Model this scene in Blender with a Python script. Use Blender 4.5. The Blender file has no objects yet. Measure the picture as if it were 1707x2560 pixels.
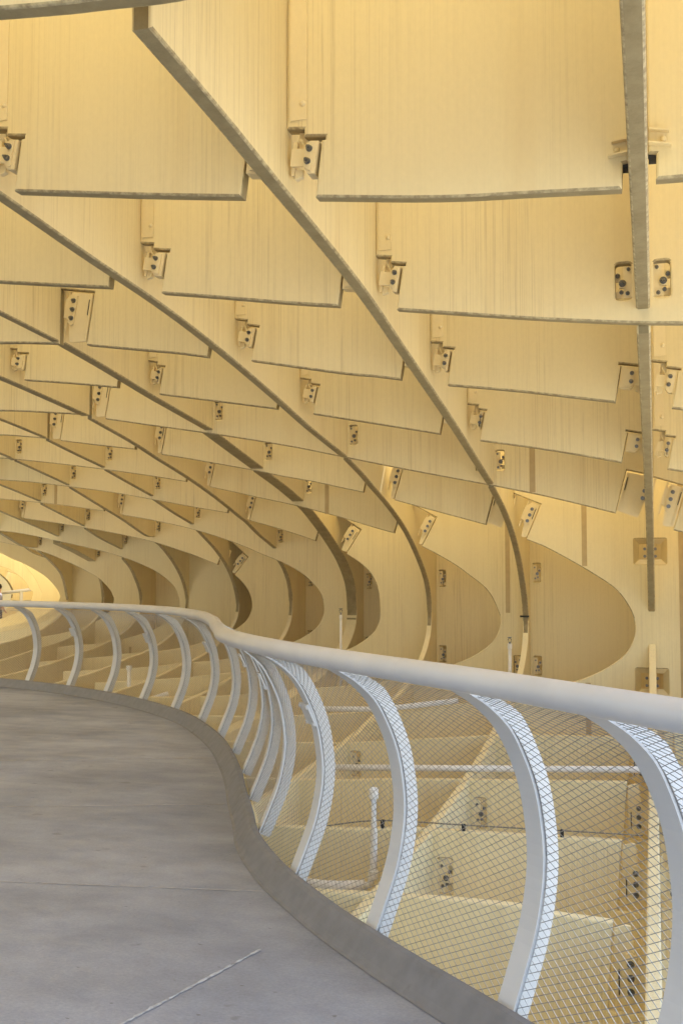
import bpy, bmesh, math, random
from mathutils import Vector, Matrix
random.seed(7)
C = bpy.context.scene
COL = C.collection
R = math.radians

# ------------------------------------------------------------------ camera
cam = bpy.data.cameras.new('camera')
cam.sensor_fit = 'VERTICAL'; cam.sensor_height = 36.0; cam.lens = 36.28
cam.clip_start = 0.05; cam.clip_end = 3000
cam_o = bpy.data.objects.new('camera', cam); COL.objects.link(cam_o)
cam_o.location = (0, 0, 1.54); cam_o.rotation_euler = (R(93.3), 0, R(16.81))
C.camera = cam_o

# ------------------------------------------------------------------ world, sun, exposure
SUN_EL, SUN_AZ = R(56), R(6)          # azimuth measured from +Y towards +X
w = bpy.data.worlds.new('World'); C.world = w; w.use_nodes = True
wn = w.node_tree.nodes; wl = w.node_tree.links
sky = wn.new('ShaderNodeTexSky'); sky.sky_type = 'NISHITA'; sky.sun_disc = False
sky.sun_elevation = SUN_EL; sky.sun_rotation = SUN_AZ
sky.air_density = 1.0; sky.dust_density = 1.0; sky.ozone_density = 1.0
bg = wn['Background']; bg.inputs['Strength'].default_value = 0.15
wl.new(sky.outputs['Color'], bg.inputs['Color'])
sun = bpy.data.lights.new('sun', 'SUN'); sun.energy = 4.2; sun.angle = R(0.5); sun.color = (1.0, 0.975, 0.93)
sun_o = bpy.data.objects.new('sun', sun); COL.objects.link(sun_o)
sd = Vector((math.sin(SUN_AZ) * math.cos(SUN_EL), math.cos(SUN_AZ) * math.cos(SUN_EL), math.sin(SUN_EL)))
sun_o.rotation_euler = sd.to_track_quat('Z', 'Y').to_euler(); sun_o.location = sd * 60
C.view_settings.view_transform = 'Standard'; C.view_settings.look = 'None'
C.view_settings.exposure = 2.15; C.view_settings.gamma = 1.0
C.render.engine = 'CYCLES'
cy = C.cycles
cy.max_bounces = 14; cy.diffuse_bounces = 12; cy.glossy_bounces = 4; cy.use_denoising = True
cy.sample_clamp_indirect = 0
try: cy.denoiser = 'OPENIMAGEDENOISE'
except Exception: pass

# ------------------------------------------------------------------ materials
def new_mat(name, rough=0.6, spec=0.3):
    m = bpy.data.materials.new(name); m.use_nodes = True
    nt = m.node_tree; b = nt.nodes['Principled BSDF']
    b.inputs['Roughness'].default_value = rough
    b.inputs['Specular IOR Level'].default_value = spec
    return m, nt, b
class NB:
    def __init__(s, nt): s.nt = nt
    def n(s, t, **kw):
        x = s.nt.nodes.new(t)
        for k, v in kw.items(): setattr(x, k, v)
        return x
    def l(s, a, b): s.nt.links.new(a, b)
    def coord(s, scale):
        tc = s.n('ShaderNodeTexCoord'); mp = s.n('ShaderNodeMapping')
        mp.inputs['Scale'].default_value = scale; s.l(tc.outputs['Object'], mp.inputs['Vector']); return mp.outputs['Vector']
    def noise(s, scale, sc, detail=3, rough=0.5):
        x = s.n('ShaderNodeTexNoise'); x.inputs['Scale'].default_value = sc
        x.inputs['Detail'].default_value = detail; x.inputs['Roughness'].default_value = rough
        s.l(s.coord(scale), x.inputs['Vector']); return x.outputs['Fac']
    def ramp(s, fac, stops):
        x = s.n('ShaderNodeValToRGB'); e = x.color_ramp.elements
        while len(e) < len(stops): e.new(0.5)
        for q, (p, c) in zip(e, stops):
            q.position = p; q.color = (c, c, c, 1) if not isinstance(c, tuple) else (*c, 1)
        s.l(fac, x.inputs['Fac']); return x.outputs['Color']
    def mix(s, fac, a, b, mode='MIX'):
        x = s.n('ShaderNodeMix', data_type='RGBA', blend_type=mode)
        for sock, v in ((x.inputs['Factor'], fac), (x.inputs['A'], a), (x.inputs['B'], b)):
            if isinstance(v, (int, float)): sock.default_value = v
            elif isinstance(v, tuple): sock.default_value = (*v, 1)
            else: s.l(v, sock)
        return x.outputs['Result']
    def math(s, op, a, b=0.0, c=0.0):
        x = s.n('ShaderNodeMath', operation=op)
        for sock, v in zip(x.inputs, (a, b, c)):
            if isinstance(v, (int, float)): sock.default_value = v
            else: s.l(v, sock)
        return x.outputs[0]
    def bump(s, h, strength, dist, bsdf):
        x = s.n('ShaderNodeBump'); x.inputs['Strength'].default_value = strength; x.inputs['Distance'].default_value = dist
        s.l(h, x.inputs['Height']); s.l(x.outputs['Normal'], bsdf.inputs['Normal'])

CREAM = (0.80, 0.702, 0.432)
def cream_material(name, base, streak=1.0, axis=None):
    m, nt, b = new_mat(name, 0.62, 0.25); k = NB(nt)
    # vertical grain: hair-thin straight dark runs down the sprayed boards
    l1 = k.ramp(k.noise((1, 1, 0.003), 25, 1, .5), [(0.474, 0.0), (0.5, 1.0), (0.526, 0.0)])
    l2 = k.ramp(k.noise((1, 1, 0.003), 52, 1, .5), [(0.45, 0.0), (0.5, 1.0), (0.55, 0.0)])
    part = k.ramp(k.noise((1, 1, 0.15), 1.3, 2), [(0.38, 0.10), (0.60, 1.0)])
    brk = k.ramp(k.noise((14, 14, 0.8), 4, 3), [(0.36, 0.15), (0.60, 1.0)])
    st = k.math('MAXIMUM', k.math('MULTIPLY', l1, 0.62), k.math('MULTIPLY', l2, 0.5))
    st = k.math('MULTIPLY', k.math('MULTIPLY', st, k.math('MULTIPLY', part, brk)), 0.60 * streak)
    blot = k.ramp(k.noise((1, 1, 0.4), 0.7, 3), [(0.3, (base[0]*.95, base[1]*.94, base[2]*.92)), (0.7, base)])
    fine = k.ramp(k.noise((1, 1, 0.6), 45, 5, .7), [(0.3, 0.95), (0.7, 1.0)])
    col = k.mix(1.0, blot, fine, 'MULTIPLY')
    oi = k.n('ShaderNodeObjectInfo')          # every board was sprayed a little differently
    col = k.mix(1.0, col, k.ramp(oi.outputs['Random'], [(0.0, (0.93, 0.915, 0.87)), (0.5, (0.985, 0.98, 0.96)), (1.0, (1.0, 1.0, 1.0))]), 'MULTIPLY')
    run = k.ramp(k.noise((1, 1, 0.06), 3.2, 4, .6), [(0.56, 0.0), (0.70, 0.30)])   # rain runs
    col = k.mix(run, col, (base[0]*.78, base[1]*.70, base[2]*.58))
    col = k.mix(st, col, (base[0]*.42, base[1]*.36, base[2]*.32))
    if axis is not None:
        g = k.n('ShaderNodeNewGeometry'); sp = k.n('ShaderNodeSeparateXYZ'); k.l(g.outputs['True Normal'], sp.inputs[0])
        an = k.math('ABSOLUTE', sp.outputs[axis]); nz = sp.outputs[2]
        # sawn soffit edges: rough and grimy, with underside shade painted into their colour
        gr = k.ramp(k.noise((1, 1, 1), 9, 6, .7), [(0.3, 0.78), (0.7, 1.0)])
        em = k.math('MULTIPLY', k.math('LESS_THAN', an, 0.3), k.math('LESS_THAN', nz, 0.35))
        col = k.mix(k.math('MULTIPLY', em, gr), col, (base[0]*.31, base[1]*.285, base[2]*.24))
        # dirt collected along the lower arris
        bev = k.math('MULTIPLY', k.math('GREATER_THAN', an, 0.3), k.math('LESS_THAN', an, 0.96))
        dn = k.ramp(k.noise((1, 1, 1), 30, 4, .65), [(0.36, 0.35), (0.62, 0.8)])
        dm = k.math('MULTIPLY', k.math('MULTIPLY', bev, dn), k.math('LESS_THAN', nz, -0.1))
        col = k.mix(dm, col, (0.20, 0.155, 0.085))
        rgh = k.noise((1, 1, 1), 45, 4, .6)
        h = k.math('ADD', k.math('SUBTRACT', k.math('MULTIPLY', k.noise((1, 1, 0.01), 70, 2), .4), st), k.math('MULTIPLY', em, rgh))
    else:
        h = k.noise((1, 1, 1), 60, 3)
    k.l(col, b.inputs['Base Color'])
    k.bump(h, 0.18, 0.005, b)
    return m
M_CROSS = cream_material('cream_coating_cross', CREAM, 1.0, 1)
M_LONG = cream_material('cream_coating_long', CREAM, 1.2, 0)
M_CREAM2 = cream_material('cream_bracket_paint', (0.81, 0.705, 0.445), 0.0)
def plain(name, col, rough, spec=0.4, metal=0.0, var=0.12, sc=14, dark=None, dsc=6, dthr=(0.58, 0.72)):
    m, nt, b = new_mat(name, rough, spec); k = NB(nt); b.inputs['Metallic'].default_value = metal
    c = k.ramp(k.noise((1, 1, 1), sc, 4), [(0.3, tuple(x*(1-var) for x in col)), (0.7, col)])
    if dark:
        c = k.mix(k.ramp(k.noise((1, 1, 1), dsc, 6, .7), [(dthr[0], 0.0), (dthr[1], 0.85)]), c, dark)
    k.l(c, b.inputs['Base Color'])
    k.bump(k.noise((1, 1, 1), sc*6, 3), 0.08, 0.002, b)
    return m
M_SPLICE = plain('splice_filler', (0.50, 0.385, 0.20), 0.7)
M_BOLT = plain('dark_steel', (0.22, 0.23, 0.24), 0.34, 0.5, 0.8, 0.3, 40)
M_POST = plain('pale_grey_paint', (0.62, 0.62, 0.605), 0.45, 0.4, 0, 0.06, 7, (0.36, 0.25, 0.14), 9, (0.70, 0.80))
M_RAIL = plain('handrail_grey_paint', (0.62, 0.62, 0.61), 0.30, 0.5, 0, 0.10, 5, (0.30, 0.29, 0.28), 16, (0.68, 0.82))
M_WIRE = plain('steel_wire', (0.46, 0.44, 0.41), 0.35, 0.5, 0.6, 0.35, 30)
M_PIPE = plain('white_pipe_paint', (0.80, 0.79, 0.75), 0.5, 0.35, 0, 0.08, 10, (0.45, 0.38, 0.28), 12, (0.62, 0.78))
M_KERB = plain('kerb_concrete', (0.225, 0.222, 0.222), 0.85, 0.2, 0, 0.15, 14, (0.165, 0.158, 0.15), 6)
M_DARK = plain('dark_rubber', (0.03, 0.03, 0.03), 0.7)
M_SEAL = plain('pale_sealant', (0.52, 0.54, 0.57), 0.7, 0.2, 0, 0.45, 30, (0.2, 0.2, 0.2), 24, (0.55, 0.66))
M_SEAL2 = plain('joint_edge', (0.43, 0.41, 0.39), 0.8, 0.2, 0, 0.3, 20)
M_GROUND = plain('plaza_paving', (0.38, 0.35, 0.30), 0.9, 0.2)
M_SKIN = plain('skin', (0.50, 0.30, 0.21), 0.55); M_HAIR = plain('dark_hair', (0.02, 0.015, 0.012), 0.5)
M_SHIRT = plain('grey_shirt', (0.22, 0.21, 0.24), 0.85); M_TROUS = plain('dark_trousers', (0.06, 0.05, 0.05), 0.85)
def concrete():
    m, nt, b = new_mat('walkway_concrete', 0.72, 0.3); k = NB(nt)
    base = k.ramp(k.noise((0.8, 1.1, 1), 0.7, 7, .65), [(0.32, (0.235, 0.246, 0.278)), (0.5, (0.325, 0.339, 0.378)), (0.68, (0.42, 0.434, 0.476))])
    tr = k.ramp(k.noise((0.9, 1.25, 1), 1.8, 9, .75), [(0.34, 0.80), (0.60, 1.0)])
    col = k.mix(1.0, base, tr, 'MULTIPLY')
    fine = k.ramp(k.noise((1, 1.6, 1), 60, 8, .8), [(0.34, 0.74), (0.66, 1.0)])
    col = k.mix(1.0, col, fine, 'MULTIPLY')
    spots = k.ramp(k.noise((1, 1.5, 1), 5.2, 2, .4), [(0.71, 0.0), (0.74, 0.45)])
    col = k.mix(spots, col, (0.13, 0.12, 0.115))
    sp2 = k.ramp(k.noise((1, 2, 1), 19, 2, .4), [(0.72, 0.0), (0.76, 0.6)])
    col = k.mix(sp2, col, (0.10, 0.09, 0.085))
    k.l(col, b.inputs['Base Color'])
    rr = k.ramp(k.noise((0.6, 2, 1), 3, 5), [(0.3, 0.5), (0.7, 0.8)]); k.l(rr, b.inputs['Roughness'])
    k.bump(k.math('ADD', k.noise((1, 1, 1), 70, 5), k.math('MULTIPLY', k.noise((1, 3, 1), 8, 4), 1.5)), 0.22, 0.004, b)
    return m
M_CONC = concrete()

# ------------------------------------------------------------------ object helpers
def tag(o, label, cat, group=None):
    o['label'] = label; o['category'] = cat
    if group: o['group'] = group
    return o
def thing(name, label, cat, loc, group=None):
    o = bpy.data.objects.new(name, None); COL.objects.link(o); o.location = loc
    return tag(o, label, cat, group)
def link(name, me, mats, parent=None):
    o = bpy.data.objects.new(name, me); COL.objects.link(o)
    for m in (mats if isinstance(mats, (list, tuple)) else [mats]): me.materials.append(m)
    if parent is not None:
        o.parent = parent
        p = parent; loc = Vector(p.location)
        while p.parent is not None: p = p.parent; loc += Vector(p.location)
        o.location = -loc                       # meshes are written in world coordinates
    return o
def bm_obj(name, bm, mats, parent=None, smooth=False):
    bmesh.ops.recalc_face_normals(bm, faces=bm.faces)
    me = bpy.data.meshes.new(name); bm.to_mesh(me); bm.free()
    if smooth: me.polygons.foreach_set('use_smooth', [True] * len(me.polygons))
    return link(name, me, mats, parent)
DG = None
def slab_mesh(name, loops, thick, M, bevel=0.010):
    cu = bpy.data.curves.new(name, 'CURVE'); cu.dimensions = '2D'; cu.fill_mode = 'BOTH'
    cu.extrude = thick / 2 - bevel; cu.bevel_depth = bevel; cu.bevel_resolution = 1; cu.offset = -bevel
    for lp in loops:
        sp = cu.splines.new('POLY'); sp.points.add(len(lp) - 1)
        for p, q in zip(sp.points, lp): p.co = (q[0], q[1], 0, 1)
        sp.use_cyclic_u = True
    o = bpy.data.objects.new(name, cu); COL.objects.link(o)
    dg = bpy.context.evaluated_depsgraph_get(); me = bpy.data.meshes.new_from_object(o.evaluated_get(dg))
    bpy.data.objects.remove(o); bpy.data.curves.remove(cu)
    me.transform(M); me.name = name; me.materials.clear()
    me.polygons.foreach_set('use_smooth', [False] * len(me.polygons))
    return me
def MX(y, t):   # (x,z) outline standing in the plane Y = y, body behind it
    return Matrix(((1, 0, 0, 0), (0, 0, -1, y + t / 2), (0, 1, 0, 0), (0, 0, 0, 1)))
def MY(x, t):   # (y,z) outline standing in the plane X = x, body to the left of it
    return Matrix(((0, 0, 1, x - t / 2), (1, 0, 0, 0), (0, 1, 0, 0), (0, 0, 0, 1)))
def spline(pts, n=6):
    if len(pts) < 3: return [tuple(p) for p in pts]
    P = [Vector(p) for p in pts]; out = []
    ext = [2*P[0]-P[1]] + P + [2*P[-1]-P[-2]]
    for i in range(1, len(ext) - 2):
        p0, p1, p2, p3 = ext[i-1:i+3]
        for s in range(n):
            t = s / n
            out.append(tuple(0.5*((2*p1) + (p2-p0)*t + (2*p0-5*p1+4*p2-p3)*t*t + (3*p1-p0-3*p2+p3)*t**3)))
    out.append(tuple(P[-1])); return out
def add_box(bm, c, s, rot=None):
    m = Matrix.Translation(c) @ (rot.to_4x4() if rot else Matrix.Identity(4)) @ Matrix.Diagonal((*s, 1))
    return bmesh.ops.create_cube(bm, size=1, matrix=m)['verts']
def add_tube(bm, path, r, seg=8, caps=True):
    P = [Vector(p) for p in path]; rings = []; up = Vector((0, 0, 1))
    for i, p in enumerate(P):
        t = (P[min(i+1, len(P)-1)] - P[max(i-1, 0)]).normalized()
        a = t.cross(up)
        if a.length < 1e-3: a = t.cross(Vector((0, 1, 0)))
        a.normalize(); b2 = t.cross(a).normalized()
        rr = r[i] if isinstance(r, (list, tuple)) else r
        rings.append([bm.verts.new(p + a*rr*math.cos(2*math.pi*q/seg) + b2*rr*math.sin(2*math.pi*q/seg)) for q in range(seg)])
    for A, B in zip(rings, rings[1:]):
        for q in range(seg): bm.faces.new((A[q], A[(q+1) % seg], B[(q+1) % seg], B[q]))
    if caps:
        bm.faces.new(rings[0]); bm.faces.new(list(reversed(rings[-1])))

# ------------------------------------------------------------------ timber canopy
T = 0.072; ZTOP = 6.4; ZT2 = 4.9; ZBOT = -2.5
YJ = lambda j: 4.132 + 1.5 * (j - 1)
FR = lambda i: -1.5 * i + 0.003          # right face of lengthwise beam i
FL = lambda i: FR(i) - (0.17 if i == 3 else T)
canopy = thing('timber_canopy', 'cream coated waffle canopy of crossing boards curving over and under the concrete walkway', 'canopy', (-4.0, 12.0, -2.5))

# connectors ------------------------------------------------------------------
def frame_l(iL, j, P0, d):               # local frame at a board's left end: u along the board, v square to its lower edge
    X = FR(iL); z = P0[1] - d[1]/d[0]*(P0[0]-X)
    return (X, z), d, (-d[1], d[0])
def to3(fr, u, v, y):
    (x, z), d, n = fr
    return Vector((x + d[0]*u + n[0]*v, y, z + d[1]*u + n[1]*v))
def prism(bm, fr, poly, y0, y1):
    A = [bm.verts.new(to3(fr, u, v, y0)) for u, v in poly]; B = [bm.verts.new(to3(fr, u, v, y1)) for u, v in poly]
    bm.faces.new(A); bm.faces.new(list(reversed(B)))
    for q in range(len(A)):
        r = (q+1) % len(A); bm.faces.new((A[q], B[q], B[r], A[r]))
def bolt(parent, p, r=0.017, a=0.0):
    bm = bmesh.new(); rx = Matrix.Rotation(R(90), 4, 'X') @ Matrix.Rotation(a, 4, 'Z')
    bmesh.ops.create_cone(bm, cap_ends=True, segments=14, radius1=r*1.18, radius2=r*1.12, depth=0.006, matrix=Matrix.Translation(p + Vector((0, -0.003, 0))) @ rx)
    bmesh.ops.create_cone(bm, cap_ends=True, segments=6, radius1=r*0.92, radius2=r*0.86, depth=0.016, matrix=Matrix.Translation(p + Vector((0, -0.013, 0))) @ rx)
    bmesh.ops.create_cone(bm, cap_ends=True, segments=10, radius1=r*0.5, radius2=r*0.42, depth=0.014, matrix=Matrix.Translation(p + Vector((0, -0.026, 0))) @ rx)
    return bm_obj('bolt', bm, M_BOLT, parent)
def conn_two(fr, uc, j):                 # short two-bolt clamp
    y = YJ(j); bm = bmesh.new()
    prism(bm, fr, [(0, .135), (.06, .135), (.085, .145), (.085, .225), (.062, .222), (.05, .212), (0, .212)], y+.004, y+.020)
    prism(bm, fr, [(.066, .125), (.085, .10), (uc-.014, .10), (uc-.010, .243), (.082, .243), (.066, .225)], y-.006, y+.068)
    prism(bm, fr, [(.068, .128), (.092, .112), (uc-.030, .112), (uc-.026, .236), (.084, .236), (.068, .222)], y-.016, y-.007)
    prism(bm, fr, [(.002, .10), (.016, .10), (.016, .25), (.002, .25)], y+.022, y+.066)
    prism(bm, fr, [(.012, .22), (.055, .23), (.055, .33), (.012, .33)], y+.045, y+.068)
    prism(bm, fr, [(.020, .265), (.030, .265), (.072, .205), (.060, .200)], y+.025, y+.06)
    prism(bm, fr, [(.018, .085), (.05, .10), (.05, .13), (.018, .13)], y+.03, y+.06)
    o = bm_obj('connector', bm, M_CREAM2, canopy)
    for v in (.150, .205): bolt(o, to3(fr, .084 + (v-.15)*.05, v, y-.016), .0125, random.random())
def conn_three(fr, uc, j):               # tall three-bolt gusset
    y = YJ(j); bm = bmesh.new()
    prism(bm, fr, [(0, .20), (.02, .20), (.045, .185), (.060, .15), (.072, .06), (.080, .015), (.105, .012), (uc-.006, .03), (uc-.006, .405), (.05, .41), (.03, .375), (0, .35)], y+.006, y+.03)
    prism(bm, fr, [(.052, .165), (.075, .145), (.102, .15), (.108, .385), (.07, .392), (.052, .36)], y-.010, y+.005)
    prism(bm, fr, [(uc-.022, .04), (uc-.008, .04), (uc-.008, .40), (uc-.022, .40)], y-.004, y+.068)
    prism(bm, fr, [(.004, .12), (.02, .10), (.02, .42), (.004, .42)], y+.03, y+.08)
    o = bm_obj('connector', bm, M_CREAM2, canopy)
    for v in (.20, .27, .34): bolt(o, to3(fr, .080, v, y-.010), .0165, random.random())
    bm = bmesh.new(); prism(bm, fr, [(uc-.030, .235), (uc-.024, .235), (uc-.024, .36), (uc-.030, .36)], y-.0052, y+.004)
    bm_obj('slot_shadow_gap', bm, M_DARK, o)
def conn_shim(fr, uc, j):
    y = YJ(j); bm = bmesh.new(); prism(bm, fr, [(0, .09), (uc+.01, .09), (uc+.01, .125), (0, .125)], y+.015, y+.08)
    bm_obj('connector', bm, M_DARK, canopy)
    bm = bmesh.new()
    prism(bm, fr, [(0, .135), (.085, .120), (.085, .126), (0, .142)], y-.035, y+.002); prism(bm, fr, [(0, .19), (.075, .178), (.075, .184), (0, .197)], y-.03, y+.002)
    bmesh.ops.create_uvsphere(bm, u_segments=10, v_segments=6, radius=.013, matrix=Matrix.Translation(to3(fr, .055, .155, y-.002)))
    bm_obj('connector', bm, M_CREAM2, canopy)
END = {'2': conn_two, '3': conn_three, 's': conn_shim}
def notch(kind, fr, uc, face_x):         # outline from the lower corner up to the beam face
    q = lambda u, v: (to3(fr, u, v, 0).x, to3(fr, u, v, 0).z)
    if kind == '2': out = [q(uc, 0), q(uc, .25), q(uc+.016, .253), q(uc+.016, .265), q(.050, .265), q(.047, .298)]; top = .298
    elif kind == '3': out = [q(uc, 0), q(uc+.004, .425)]; top = .43
    else: out = [q(uc, 0), q(uc, .10)]; top = .105
    (x, z), d, n = fr
    u = -n[0]*top/d[0]; out.append((face_x, to3(fr, u, top, 0).z)); return out
POCK_X = {}                              # cross board key -> list of hole centres
def rounded(cx, cz, a, b, r=.02):
    out = []
    for sx, sz, a0 in ((1, -1, -90), (1, 1, 0), (-1, 1, 90), (-1, -1, 180)):
        for k in range(4):
            t = R(a0 + k*30); out.append((cx + sx*(a/2-r) + r*math.cos(t), cz + sz*(b/2-r) + r*math.sin(t)))
    return out
def pocket_parts(j, cx, cz, a=.10, b=.21, hand=1):
    y = YJ(j); bm = bmesh.new()
    add_box(bm, (cx - hand*.022, y+.024, cz), (.048, .012, b*.86)); add_box(bm, (cx - hand*.046, y+.028, cz), (.008, .05, b*.94))
    add_box(bm, (cx + hand*.030, y+.045, cz + b*.16), (.030, .012, b*.22)); add_box(bm, (cx + hand*.026, y+.050, cz - b*.30), (.036, .012, b*.20))
    add_box(bm, (cx + hand*.008, y+.020, cz - b*.05), (.030, .03, b*.22))
    o = bm_obj('connector', bm, M_CREAM2, canopy)
    q = random.uniform(-.008, .008)
    for dx, dz, r in ((-.026, .070, .009), (-.020, -.062+q, .010), (.030, .036+q, .011), (.012, -.052, .010)): bolt(o, Vector((cx + hand*dx, y+.022, cz + dz)), r, random.random())
    bolt(o, Vector((cx + hand*.006, y+.006, cz - .008)), .017, random.random())

def cross_board(j, bottom, left=None, lk=None, right=None, rk=None, pockets=(), thick=T, top=None, splice=(), extra=None, smooth=True, tpx=None):
    """bottom: outline of the board's free edge, left end to right end, in (X, Z)."""
    pts = spline(bottom, 5) if smooth and len(bottom) > 2 else [tuple(p) for p in bottom]
    top = top or ZTOP; conns = []
    if left is not None:
        b0, b1 = Vector(bottom[0]), Vector(bottom[1]); d = (b1-b0).normalized(); fr = frame_l(left, j, b0, d)
        uc = (b0.x - FR(left)) / d.x
        ln = notch(lk, fr, uc, FR(left)); pts = list(reversed(ln)) + pts[1:]; conns.append((lk, fr, uc))
    if right is not None:
        b0, b1 = Vector(bottom[-1]), Vector(bottom[-2]); d = (b1-b0).normalized()
        X = FL(right); z = b0.y + d[1]/d[0]*(X-b0.x); n = (d[1], -d[0]); fr = ((X, z), d, n)
        uc = (b0.x - X) / d.x
        rn = notch(rk, fr, uc, X); pts = pts[:-1] + rn; conns.append((rk, fr, uc))
    xs0, xs1 = pts[0][0], pts[-1][0]
    if extra: loop = pts + extra
    else: loop = pts + [(xs1, top), (xs0, top)]
    loops = [loop]
    for (cx, cz, a, b) in pockets: loops.append(rounded(cx, cz, a, b))
    me = slab_mesh('cross_board', loops, thick, MX(YJ(j), thick))
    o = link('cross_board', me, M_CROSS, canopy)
    for (lk_, fr, uc) in conns: END[lk_](fr, uc, j)
    for (cx, cz, a, b) in pockets:
        if a < .2: pocket_parts(j, cx, cz, a, b, 1 if (cx % 1.5) < .75 else -1)
    for (sx, z0, z1) in splice:
        bm = bmesh.new(); add_box(bm, (sx, YJ(j)-.001, (z0+z1)/2), (.055, .006, z1-z0)); bm_obj('splice_strip', bm, M_SPLICE, o)
    if left is not None and lk == '2':   # raised fillet against the beam, with a capped screw
        (x, z), d, n = conns[0][1]
        bm = bmesh.new(); add_box(bm, (x+.055, YJ(j)-.003, (z+.33+top)/2), (.075, .010, top-z-.33))
        bmesh.ops.create_uvsphere(bm, u_segments=10, v_segments=6, radius=.014, matrix=Matrix.Translation((x+.075, YJ(j)-.006, z+.40)))
        bm_obj('edge_fillet', bm, M_CREAM2, o)
    return o
def pk(i, zb, side='both', up=.2):       # pockets either side of the lengthwise beam i that stops at this board
    out = []
    if side in ('both', 'r'): out.append((FR(i)+.062, zb+up, .085, .20))
    if side in ('both', 'l'): out.append((FL(i)-.062, zb+up, .085, .20))
    return out

# roof boards, row by row from the nearest ---------------------------------------------------
cross_board(0, [(-4.7, 3.52), (-3.2, 3.385), (-1.887, 3.26), (-1.547, 3.235), (-1.25, 3.225), (-.8, 3.27), (-.4, 3.33), (.1, 3.34), (1.5, 3.34)])
for jb, zl in ((-1, 3.62),):          # the canopy goes on unseen over the viewer, added to dim the sky
    cross_board(jb, [(-6.1, zl+.25), (-3.0, zl), (0, zl), (1.5, zl-.05)])
cross_board(1, [(-4.36, 3.52), (-3.8, 3.46), (-3.23, 3.385)], 3, '2', 2, '2')
cross_board(1, [(-2.864, 3.337), (-2.471, 3.284), (-2.135, 3.239), (-1.71, 3.187)], 2, '2', 1, '2')
cross_board(1, [(-1.366, 3.148), (-.828, 3.088), (-.426, 3.065), (-.098, 3.046)], 1, '2', 0, 's')
cross_board(1, [(.032, 3.07), (.4, 3.06), (1.37, 3.03)], 0, 's', -1, '2')
cross_board(2, [(-4.37, 3.45), (-3.998, 3.403), (-3.594, 3.351), (-3.212, 3.304)], 3, '2', 2, '2')
cross_board(2, [(-2.851, 3.24), (-2.466, 3.183), (-2.046, 3.118), (-1.723, 3.074)], 2, '2', 1, '2')
cross_board(2, [(-1.375, 3.028), (-.948, 2.968), (-.529, 2.911), (-.072, 2.859), (.3, 2.83), (1.37, 2.74)], 1, '2', -1, '2', pockets=pk(0, 2.93, up=.155))
cross_board(3, [(-7.6, 3.5), (-6.2, 3.45), (-5.051, 3.395), (-4.643, 3.365), (-4.50, 3.35)])
cross_board(3, [(-4.256, 3.326), (-3.86, 3.268), (-3.484, 3.214), (-3.219, 3.167)], 3, '3', 2, '2')
cross_board(3, [(-2.864, 3.117), (-2.165, 2.985), (-1.918, 2.949), (-1.715, 2.914)], 2, '2', 1, '2')
cross_board(3, [(-1.375, 2.855), (-.899, 2.789), (-.529, 2.728), (-.232, 2.678)], 1, '2', 0, '2')
cross_board(3, [(.129, 2.623), (.6, 2.54), (1.27, 2.40)], 0, '2', -1, '2')
cross_board(4, [(-7.32, 3.5), (-6.8, 3.46), (-6.22, 3.42)], 5, '2', 4, '2')
cross_board(4, [(-5.832, 3.4), (-5.251, 3.333), (-4.82, 3.275)], 4, '2', 3, '2')
cross_board(4, [(-4.381, 3.188), (-3.772, 3.089), (-3.217, 2.997)], 3, '2', 2, '2')
cross_board(4, [(-2.875, 2.936), (-2.126, 2.79), (-1.733, 2.712)], 2, '2', 1, '2')
cross_board(4, [(-1.39, 2.643), (-.913, 2.561), (-.559, 2.491), (-.24, 2.422)], 1, '2', 0, '2')
cross_board(4, [(.115, 2.358), (.6, 2.27), (1.27, 2.15)], 0, '2', -1, '2')
cross_board(5, [(-9.2, 3.46), (-8.2, 3.44), (-7.158, 3.385), (-6.714, 3.354), (-6.0, 3.285)])
cross_board(5, [(-5.798, 3.232), (-5.232, 3.135), (-4.489, 3.01), (-3.676, 2.858), (-3.076, 2.724), (-2.383, 2.569), (-1.351, 2.35), (-.868, 2.235), (-.345, 2.093)], 4, '3', 0, '3',
            pockets=pk(3, 3.06) + pk(2, 2.74) + pk(1, 2.43), splice=[(-1.12, 2.31, 3.6)])
cross_board(5, [(.177, 1.929), (.6, 1.80), (1.25, 1.55)], 0, '3', -1, '3')
cross_board(6, [(-10.7, 3.46), (-9.4, 3.42), (-8.211, 3.337), (-7.836, 3.301), (-7.5, 3.262)])
cross_board(6, [(-7.301, 3.227), (-6.794, 3.153), (-6.235, 3.078)], 5, '3', 4, '2')
cross_board(6, [(-5.86, 3.0), (-5.356, 2.907), (-4.569, 2.752), (-4.286, 2.688), (-3.859, 2.605), (-3.579, 2.540), (-3.25, 2.466)], 4, '3', 2, '2', pockets=pk(3, 2.79))
cross_board(6, [(-2.877, 2.369), (-2.564, 2.279), (-2.352, 2.219), (-1.813, 2.067)], 2, '3', 1, '3')

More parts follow.
